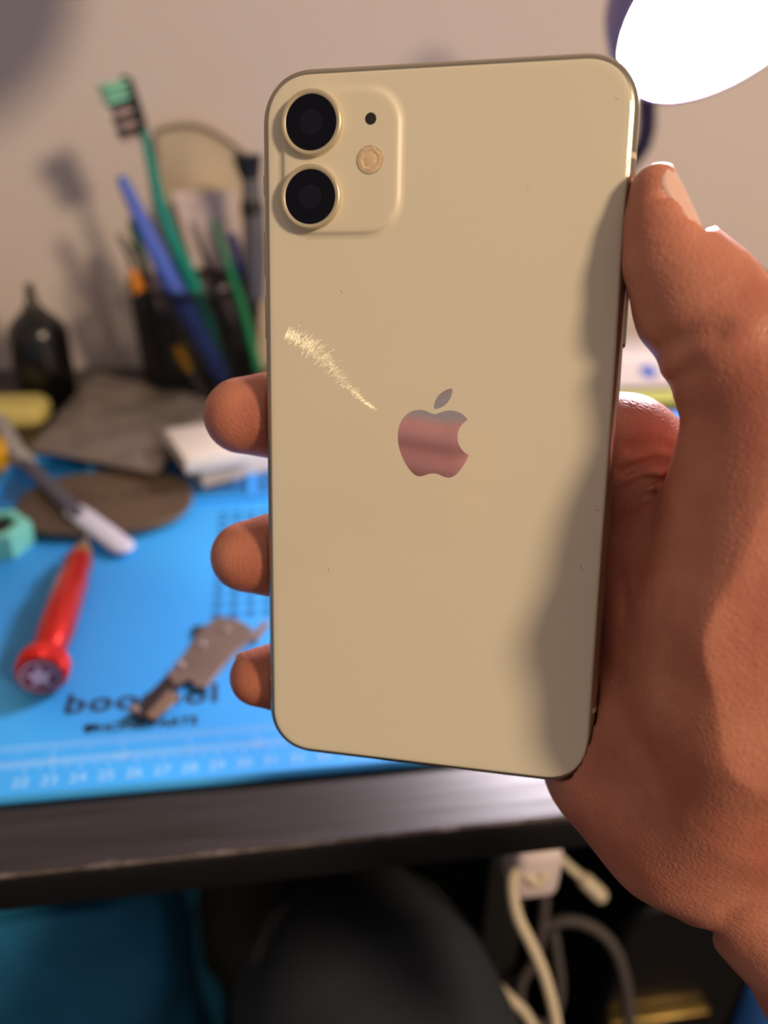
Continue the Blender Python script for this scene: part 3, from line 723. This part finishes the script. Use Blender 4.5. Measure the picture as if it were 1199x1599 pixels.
# ------------------------------------------------------------------ things on the mat and the desk behind it
# grey antistatic pouch
m_pouch = mat('grey_antistatic', (128, 118, 112), .38, metal=.15, bump=.4, bscale=60, var=.25, vscale=18)
zz = .010
pillow('antistatic_bag', [WZ(48, 712, zz), WZ(245, 752, zz), WZ(345, 640, zz), WZ(150, 588, zz)], .010, m_pouch, .007, 3, n=40, label='crumpled grey antistatic bag lying behind the brown pad', cat='bag')
# yellow sponge and the yellow knob
sp = WZ(20, 665, 0)
o = MB(); o.prism(rrect(sp.x-.05, sp.y-.008, WZ(76, 660, 0).x, sp.y+.028, .012), 0, .016, bev=.004)
tag(o.build('sponge', mat('pale_yellow_sponge', (212, 196, 120), .9, bump=.6, bscale=300), None), 'pale yellow sponge lying in front of the black bottle', 'sponge')
o = WZ(-6, 706, .012)
tag(MB().lathe([(.010, 0), (.014, .003), (.014, .015), (.010, .019)], (o.x, o.y, 0), seg=32).build('yellow_cap', m_yel), 'yellow round cap cut by the left edge of the photo', 'cap')
# white box pile
m_white = mat('white_card', (206, 198, 192), .7, bump=.1, bscale=80)
a0, b0 = WZ(266, 722, .016), WZ(352, 745, .016); e1 = (b0-a0); e1.z = 0
rot = math.atan2(e1.y, e1.x)
def boxat(px, py, z, dx, dy, dz, rz, m, name, label, cat, group=None):
    p = WZ(px, py, z); o = MB().box((0, 0, 0), (dx, dy, dz), bev=min(.0012, dz*.3)).build(name, m)
    o.location = (p.x, p.y, z+dz/2+.0002); o.rotation_euler = (0, 0, rz); return tag(o, label, cat, group)
boxat(345, 722, MT, .060, .055, .017, rot-.45, m_white, 'white_box', 'small white cardboard box, lower one of the pair behind the fingertip', 'box')
boxat(335, 706, MT+.0175, .052, .050, .010, rot-.62, mat('white_gloss_card', (222, 214, 206), .5), 'white_box', 'thin white box stacked on top of the other by the fingertip', 'box')
# brown oval pad
oc = (WZ(30, 800, MT)+WZ(302, 788, MT))/2; ow = (WZ(302, 788, MT)-WZ(30, 800, MT)).length/2; od = (WZ(165, 745, MT)-WZ(165, 840, MT)).length/2
pad = empty('oval_pad', (oc.x, oc.y, MT), 'dark brown oval pad lying on the back of the blue mat', 'pad')
MP = Matrix.Translation((oc.x, oc.y, MT)) @ Matrix.Rotation(.02, 4, 'Z')
MB().prism([(ow*math.copysign(abs(math.cos(t))**.8, math.cos(t)), od*math.copysign(abs(math.sin(t))**.8, math.sin(t))) for t in [2*pi*k/64 for k in range(64)]], .0036, .0062, M=MP, bev=.0006).build('pad_sheet', mat('brown_pad', (92, 74, 58), .6, var=.2, vscale=40), pad)
mb = MB()
for k in range(11): mb.box(MP @ Vector((-.045+k*.009+random.uniform(-.001, .001), .004, .0063)), (.005, .004, .0002))
mb.build('faded_print', mat('faded_print', (58, 46, 38), .7), pad, smooth=False)
# grey scraper/brush with white tip
br_ = empty('spudger', WZ(120, 780, .012), 'long grey spudger with a white wide tip pointing at the red screwdriver', 'tool')
P_ = [WZ(2, 668, .016), WZ(22, 700, .016), WZ(48, 730, .015), WZ(90, 772, .0135), WZ(122, 804, .013)]
MB().tube(P_[1:], [.0034, .0045, .0047, .0045], flat=.7).build('shaft', mat('grey_shaft', (84, 84, 98), .45), br_)
MB().tube([WZ(0, 655, .017), P_[1], WZ(44, 722, .015)], [.0055, .0056, .005], flat=.7).build('collar', mat('pale_grey_plastic', (168, 164, 166), .5), br_)
a, c = WZ(118, 798, .013), WZ(190, 852, .0085); dd = (c-a).normalized()
MB().tube([a, a.lerp(c, .2), c], [.0062, .0068, .0068], flat=.35, seg=20, up=(0, 0, 1)).build('tip', mat('white_tip', (205, 205, 222), .5), br_)
# teal hexagonal holder
hx = WZ(-10, 824, MT+.012); th_ = empty('hex_holder', (hx.x, hx.y, MT), 'mint green hexagonal holder with a black centre at the left edge', 'holder')
hr = (WZ(46, 824, MT+.012)-hx).length
HM = Matrix.Translation((hx.x, hx.y, MT)) @ Matrix.Rotation(.12, 4, 'Z')
hexo = [(hr*math.cos(k*pi/3+.05), hr*math.sin(k*pi/3+.05)) for k in range(6)]; hexi = [(x*.62, y*.62) for x, y in hexo]
mb = MB(); mb.loft([[HM @ Vector((x, y, z)) for x, y in o_] for o_, z in ((hexi, .012), (hexi, .0002), (hexo, .0002), (hexo, .0125), ([(x*.95, y*.95) for x, y in hexo], .0142), ([(x*.66, y*.66) for x, y in hexo], .0142), (hexi, .0128), (hexi, .012))], cap0=False, cap1=False)
mb.build('hex_frame', mat('mint_plastic', (136, 232, 208), .45), th_)
MB().prism(hexi, .0002, .0115, M=HM).build('black_insert', m_blk, th_)
# red precision screwdriver
m_red = mat('red_aluminium', (214, 34, 26), .28, metal=.55, coat=.3)
m_redk = mat('red_knurl', (222, 38, 26), .35, metal=.5)
R0 = .0085
A = WZ(64, 1052, MT+R0*1.2); B = WZ(128, 862, MT+R0*.9); ax_ = (B-A).normalized(); Ls = (B-A).length
sd = empty('screwdriver', (A.x, A.y, MT), 'red aluminium precision screwdriver lying on the blue mat', 'screwdriver')
kn = MB().lathe([(R0*1.08, -.001), (R0*1.2, .001), (R0*1.2, .007), (R0*1.08, .009)], A, ax_, seg=72, star=.045).build('knurled_cap', m_redk, sd, ang=20)
MB().lathe([(R0*.72, .008), (R0*.66, .012), (R0*.80, .016), (R0*.95, .03), (R0*.95, Ls*.70), (R0*.82, Ls*.74), (R0*.82, Ls*.90), (R0*.7, Ls*.93)], A, ax_, seg=56).build('handle', m_red, sd)
MB().lathe([(R0*.62, Ls*.92), (R0*.60, Ls*.99), (R0*.45, Ls*1.04), (R0*.3, Ls*1.06)], A, ax_, seg=32).build('chuck', mat('brass', (214, 170, 110), .3, metal=.8), sd)
MB().lathe([(R0*.2, Ls*1.05), (R0*.18, Ls*1.14), (R0*.08, Ls*1.17)], A, ax_, seg=16).build('bit', m_st, sd)
m_cf = mat('cap_face_dark', (120, 38, 62), .45); m_star = mat('pale_mark', (205, 176, 200), .5)
MB().lathe([(R0*1.0, -.0008), (R0*1.0, -.0016), (R0*.96, -.0019), (.0001, -.0019)], A, ax_, seg=40).build('cap_face', m_cf, kn)
FM = frame(A-ax_*.0021, ax_.cross(Vector((0, 0, 1))), Vector((0, 0, 1)))
if FM.col[2].xyz.dot(-ax_) < 0: FM = frame(A-ax_*.0021, -ax_.cross(Vector((0, 0, 1))), Vector((0, 0, 1)))
star = []
for k in range(10):
    t = pi/2+k*pi/5; rr_ = R0*(.70 if k % 2 == 0 else .34); star.append((rr_*math.cos(t), rr_*math.sin(t)))
mb = MB(); mb.prism(star, -.0001, .0003, M=FM)
for k in range(40):
    t0, t1 = 2*pi*k/40, 2*pi*(k+1)/40
    mb.add([FM @ Vector((R0*r_*math.cos(t), R0*r_*math.sin(t), .0003)) for r_, t in ((.84, t0), (.92, t0), (.92, t1), (.84, t1))], [(0, 1, 2, 3)])
mb.build('star_mark', m_star, kn, smooth=False)
# metal bracket
m_br = mat('brushed_steel', (178, 162, 158), .28, metal=.85, var=.2, vscale=60)
m_brd = mat('dark_steel', (74, 66, 72), .35, metal=.7)
m_gold = mat('tan_metal', (160, 134, 116), .4, metal=.6)
z0 = MT+.0008
def plan(pts, z=z0): return [(WZ(x, y, z).x, WZ(x, y, z).y) for x, y in pts]
bk = empty('metal_bracket', WZ(300, 1050, MT), 'thin metal phone bracket with screws lying across the mat lettering', 'bracket')
MB().prism(plan([(340, 968), (372, 972), (392, 985), (398, 1000), (372, 1020), (345, 1050), (322, 1078), (310, 1080), (296, 1066), (275, 1076), (262, 1060), (300, 1010), (310, 990)]), z0, z0+.0022, bev=.0003).build('bracket_plate', m_br, bk)
MB().prism(plan([(205, 1112), (262, 1056), (290, 1068), (272, 1082), (240, 1128), (205, 1122)]), z0, z0+.0014, bev=.0003).build('bracket_arm', m_brd, bk)
MB().prism(plan([(240, 1130), (228, 1122), (264, 1082), (280, 1092), (268, 1108)]), z0+.0014, z0+.0022, bev=.0003).build('bracket_tab', m_gold, bk)
MB().prism(plan([(392, 992), (418, 968), (420, 978), (400, 1005)]), z0, z0+.0012, bev=.0002).build('bracket_tail', m_gold, bk)
MB().prism(plan([(300, 982), (318, 980), (318, 990), (306, 992)]), z0, z0+.0016, bev=.0002).build('bracket_lug', m_blk, bk)
for (x, y) in ((314, 1006), (280, 1038), (210, 1108), (352, 984)):
    q = WZ(x, y, z0+.002)
    MB().lathe([(.0021, -.0004), (.0021, .0006), (.0015, .0014), (.0002, .0017)], q, seg=20).build('screw_head', m_st, bk)

# ------------------------------------------------------------------ behind the thumb: white pack, lime strip, blue tub
q = WZ(1000, 606, 0)
pk = empty('white_pack', (q.x+.03, q.y+.03, 0), 'white box with a blue oval mark behind the web of the thumb', 'box')
p1 = WY(1015, 556, q.y)
MB().prism(rrect(q.x-.06, q.y, q.x+.08, q.y+.06, .004), 0, p1.z, bev=.0015).build('pack_body', mat('white_pack', (228, 218, 220), .6), pk)
e = WY(1012, 580, q.y)
mb = MB(); mb.lathe([(.0085, -.0001), (.0085, .0004)], e, (0, -1, 0), seg=32)
for i, v in enumerate(mb.v): v.z = e.z+(v.z-e.z)*.62-(v.x-e.x)*.3
mb.build('blue_mark', mat('blue_print', (80, 110, 210), .6), pk)
q2 = WZ(1010, 632, 0)
o = MB(); o.prism(rrect(q2.x-.06, q2.y, q2.x+.07, q2.y+.016, .003), 0, .007, bev=.001)
tag(o.build('lime_strip', mat('lime_plastic', (170, 172, 90), .6)), 'flat lime green strip lying in front of the white box', 'strip')
q3 = WZ(1075, 692, MT)
tub = empty('blue_tub', (q3.x+.02, q3.y, 0), 'round blue plastic lid behind the thumb and below the lime strip', 'lid')
cz = .022
qc = WZ(1075, 676, cz)
MB().lathe([(.030, 0), (.033, .002), (.034, .016), (.030, .020), (.012, .024), (.001, .025)], (qc.x, qc.y+.004, MT+.0001), seg=56).build('lid_body', mat('blue_lid', (24, 120, 235), .35, coat=.3), tub)

# ------------------------------------------------------------------ below the desk
# seated person's knee
m_trs = mat('dark_trousers', (44, 50, 60), .9, bump=.7, bscale=500, var=.2, vscale=8)
kp = WD(560, 1480, .345)
pr_ = empty('person', (kp.x+.05, -.2, -.25), "seated person's knee in dark grey trousers below the desk edge", 'person')
def limb(pts, rad, m, name, parent, wr=.0035):
    P_ = smoothpath([Vector(p) for p in pts], 8); n = len(P_)
    R__ = [float(np.interp(i/(n-1)*(len(rad)-1), range(len(rad)), rad)) for i in range(n)]
    mb = MB(); mb.tube(P_, R__, seg=40)
    for v in mb.v: v += Vector((noise.noise(v*14), noise.noise(v*14+Vector((9, 0, 0))), noise.noise(v*14+Vector((0, 9, 0)))))*wr
    return mb.build(name, m, parent, ang=80)
KZ = Vector((kp.x+.004, kp.y, kp.z-.066))
limb([(KZ.x+.13, -.42, KZ.z-.12), (KZ.x+.075, -.15, KZ.z-.05), (KZ.x+.01, KZ.y-.03, KZ.z), (KZ.x, KZ.y+.015, KZ.z-.035), (KZ.x, KZ.y+.035, -.50), (KZ.x, KZ.y+.05, -.73)], [.095, .082, .064, .062, .055, .05], m_trs, 'trouser_leg', pr_)
# left hand raised beside the camera (seen as the pink reflection in the emblem)
def sdf_mesh(chains, sp, pad, k=4, k2=.005):
    P_ = [n_ for c in chains for n_ in c]; lo_ = np.array([min(n_[i]-n_[3] for n_ in P_) for i in range(3)])-pad; hi_ = np.array([max(n_[i]+n_[3] for n_ in P_) for i in range(3)])+pad
    g = np.meshgrid(*[np.arange(lo_[i], hi_[i], sp) for i in range(3)], indexing='ij'); D = None
    for c in chains:
        e = None
        for a, b_ in zip(c[:-1], c[1:]):
            a_, bb_ = np.array(a[:3]), np.array(b_[:3]); d = bb_-a_; t = np.clip(sum((g[i]-a_[i])*d[i] for i in range(3))/(d@d), 0, 1)
            q_ = np.sqrt(sum((g[i]-a_[i]-d[i]*t)**2 for i in range(3)))-(a[3]+(b_[3]-a[3])*t); e = q_ if e is None else smin(e, q_, k2)
        D = e if D is None else smin(D, e, .0025)
    return surface_nets(D, lo_, sp)
n0 = (PM.to_3x3() @ Vector((0, 0, 1))).normalized(); p0 = PM @ Vector((0, 0, .1)); v0 = (CAM-p0).normalized()
r0 = 2*v0.dot(n0)*n0-v0; Hc = p0+r0*.27
sx_ = r0.cross(Vector((0, 0, 1))).normalized(); up_ = sx_.cross(r0).normalized()
if up_.z < 0: up_ = -up_
if sx_.x < 0: sx_ = -sx_
def hp(a, b_, c, r_): q_ = Hc+sx_*a+up_*b_+r0*c; return (q_.x, q_.y, q_.z, r_)
chs = []
for i, (up0, ln) in enumerate(((.004, .030), (-.013, .034), (-.030, .030), (-.046, .024))):
    chs.append([hp(-.045, up0, .030, .0105), hp(-.040+.01, up0, .004, .0092), hp(ln*.5, up0-.001, -.002, .0088), hp(ln, up0-.001, .010, .0078)])
chs.append([hp(-.050, .012, .030, .013), hp(-.030, .030, .030, .010), hp(.000, .040, .040, .0085)])
chs.append([hp(-.050, .000, .030, .015), hp(-.050, -.040, .030, .015), hp(-.075, -.060, .045, .022), hp(-.16, -.16, .10, .030)])
chs.append([hp(-.050, -.010, .030, .016), hp(-.075, -.060, .045, .024)])
Vt2, Fq2 = sdf_mesh(chs, .0018, .006)
me2 = bpy.data.meshes.new('left_hand'); me2.from_pydata(Vt2.tolist(), [], Fq2.tolist())
bm = bmesh.new(); bm.from_mesh(me2); bmesh.ops.recalc_face_normals(bm, faces=bm.faces); bm.to_mesh(me2); bm.free()
me2.polygons.foreach_set('use_smooth', [True]*len(me2.polygons)); me2.materials.append(mat('skin_plain', (206, 150, 134), .5))
lh = bpy.data.objects.new('left_hand', me2); COL.objects.link(lh); par(lh, pr_)
# blue cloth bag on the floor
m_bb = mat('blue_fabric', (44, 138, 196), .6, bump=.4, bscale=60, var=.35, vscale=12)
tp = WD(150, 1440, .62)
bb = empty('blue_bag', (tp.x, tp.y, -.75), 'crumpled blue plastic bag standing on the floor left of the knee', 'bag')
rings = []
x0b, x1b = WD(-160, 1500, .62).x, WD(275, 1500, .62).x
for k in range(13):
    t = k/12; z = -.75+(tp.z+.75)*t; s = 1-.25*max(0, t-.7)**1.2*3; ring = []
    for j in range(48):
        a = 2*pi*j/48; cx_, cy_ = math.cos(a), math.sin(a)
        p = Vector(((x0b+x1b)/2+(x1b-x0b)/2*math.copysign(abs(cx_)**.5, cx_)*s, tp.y+.08+.085*math.copysign(abs(cy_)**.6, cy_)*s, z))
        p += Vector((noise.noise(p*13), noise.noise(p*13+Vector((5, 0, 0))), noise.noise(p*9)*1.2 if k else 0))*.022+Vector((noise.noise(p*40), noise.noise(p*40+Vector((5, 0, 0))), 0))*.006
        ring.append(p)
    rings.append(ring)
MB().loft(rings).build('bag_body', m_bb, bb, ang=50)
# computer tower
m_tow = mat('black_steel_case', (12, 12, 16), .38, coat=.1)
tw0 = WD(1150, 1480, .47)
TX1 = WD(1165, 1500, .50).x; TX0 = WD(955, 1480, .50).x; TZ = WD(1050, 1345, .50).z; TY = WD(1050, 1480, .50).y
tower = empty('computer_tower', ((TX0+TX1)/2, TY+.1, -.75), 'black box shaped computer case under the desk beside the wrist', 'computer')
zb = WY(1000, 1594, TY-.008).z
rings = [[Vector((x_, y_, z_)) for x_, z_ in rrect(TX0, -.74, TX1, TZ, .028)] for y_ in (TY, TY+.30)]
ri = [[Vector((x_, y_, z_)) for x_, z_ in rrect(TX0+.003, -.737, TX1-.003, TZ-.003, .026)] for y_ in (TY-.003, TY+.303)]
MB().loft([ri[0]]+rings+[ri[1]]).build('case_body', m_tow, tower)
MB().box(((TX0+TX1)/2-.004, TY-.0065, zb), (TX1-TX0-.015, .006, .004), bev=.001).build('brass_trim', mat('brass_trim', (190, 160, 96), .3, metal=.9), tower)
# blue object behind the tower
qb = WD(1205, 1560, .62)
tag(pillow('blue_cloth', [qb+Vector((-.05, 0, -.06)), qb+Vector((.10, 0, -.06)), qb+Vector((.10, .02, .035)), qb+Vector((-.03, .02, .03))], .05, mat('blue_cloth', (30, 84, 160), .6, bump=.3), .008, 5), 'folded blue cloth beside the black computer case under the wrist', 'cloth')
# white charger block with its cable
m_wc = mat('white_cable', (205, 192, 170), .5); m_plug = mat('white_plug', (215, 200, 205), .45)
m_gc = mat('grey_cable', (70, 64, 66), .6)
CD = .36
ch = empty('charger', WD(828, 1330, CD), 'white charger block with a looping white cable hanging under the desk', 'charger')
c0 = WD(830, 1340, CD)
MB().box(c0, (.022, .022, .030), bev=.005).build('plug_body', m_plug, ch)
cab = [(848, 1365), (838, 1378), (818, 1362), (803, 1362), (800, 1385), (808, 1430), (832, 1480), (852, 1530), (868, 1600), (872, 1680)]
MB().tube(smoothpath([WD(x, y, CD-.01) for x, y in cab], 8), .0026, seg=12).build('cable', m_wc, ch)
o = empty('white_cable', WD(880, 1350, .42), 'short white cable with a plug end right of the charger block', 'cable')
MB().tube(smoothpath([WD(856, 1300, .42), WD(866, 1330, .42), WD(885, 1350, .42), WD(908, 1370, .42)], 6), .0024, seg=12).build('cord', m_wc, o)
MB().tube([WD(913, 1375, .42), WD(936, 1397, .42)], [.0042, .0042], seg=16).build('connector', m_wc, o)
tag(MB().tube(smoothpath([WD(772, 1536, .38), WD(800, 1562, .38), WD(822, 1585, .38), WD(850, 1640, .38)], 6), .0026, seg=12).build('white_cable', m_wc), 'loose white cable end low in the photo, left of the hanging charger cable', 'cable')
tag(MB().tube(smoothpath([WD(846, 1450, .46), WD(880, 1437, .46), WD(920, 1445, .46), WD(955, 1475, .46), WD(975, 1530, .46), WD(985, 1620, .46)], 8), .0035, seg=12).build('grey_cable', m_gc), 'dark grey cable arching behind the white charger cable', 'cable')
tag(MB().tube(smoothpath([WD(835, 1340, .44), WD(850, 1400, .44), WD(838, 1490, .44), WD(815, 1530, .44), WD(812, 1570, .44), WD(835, 1598, .44), WD(862, 1590, .44), WD(874, 1540, .44), WD(864, 1460, .44)], 8), .0032, seg=12).build('grey_cable', m_gc), 'dark grey cable loop hanging beside the white charger cable', 'cable')
bpy.context.view_layer.update()
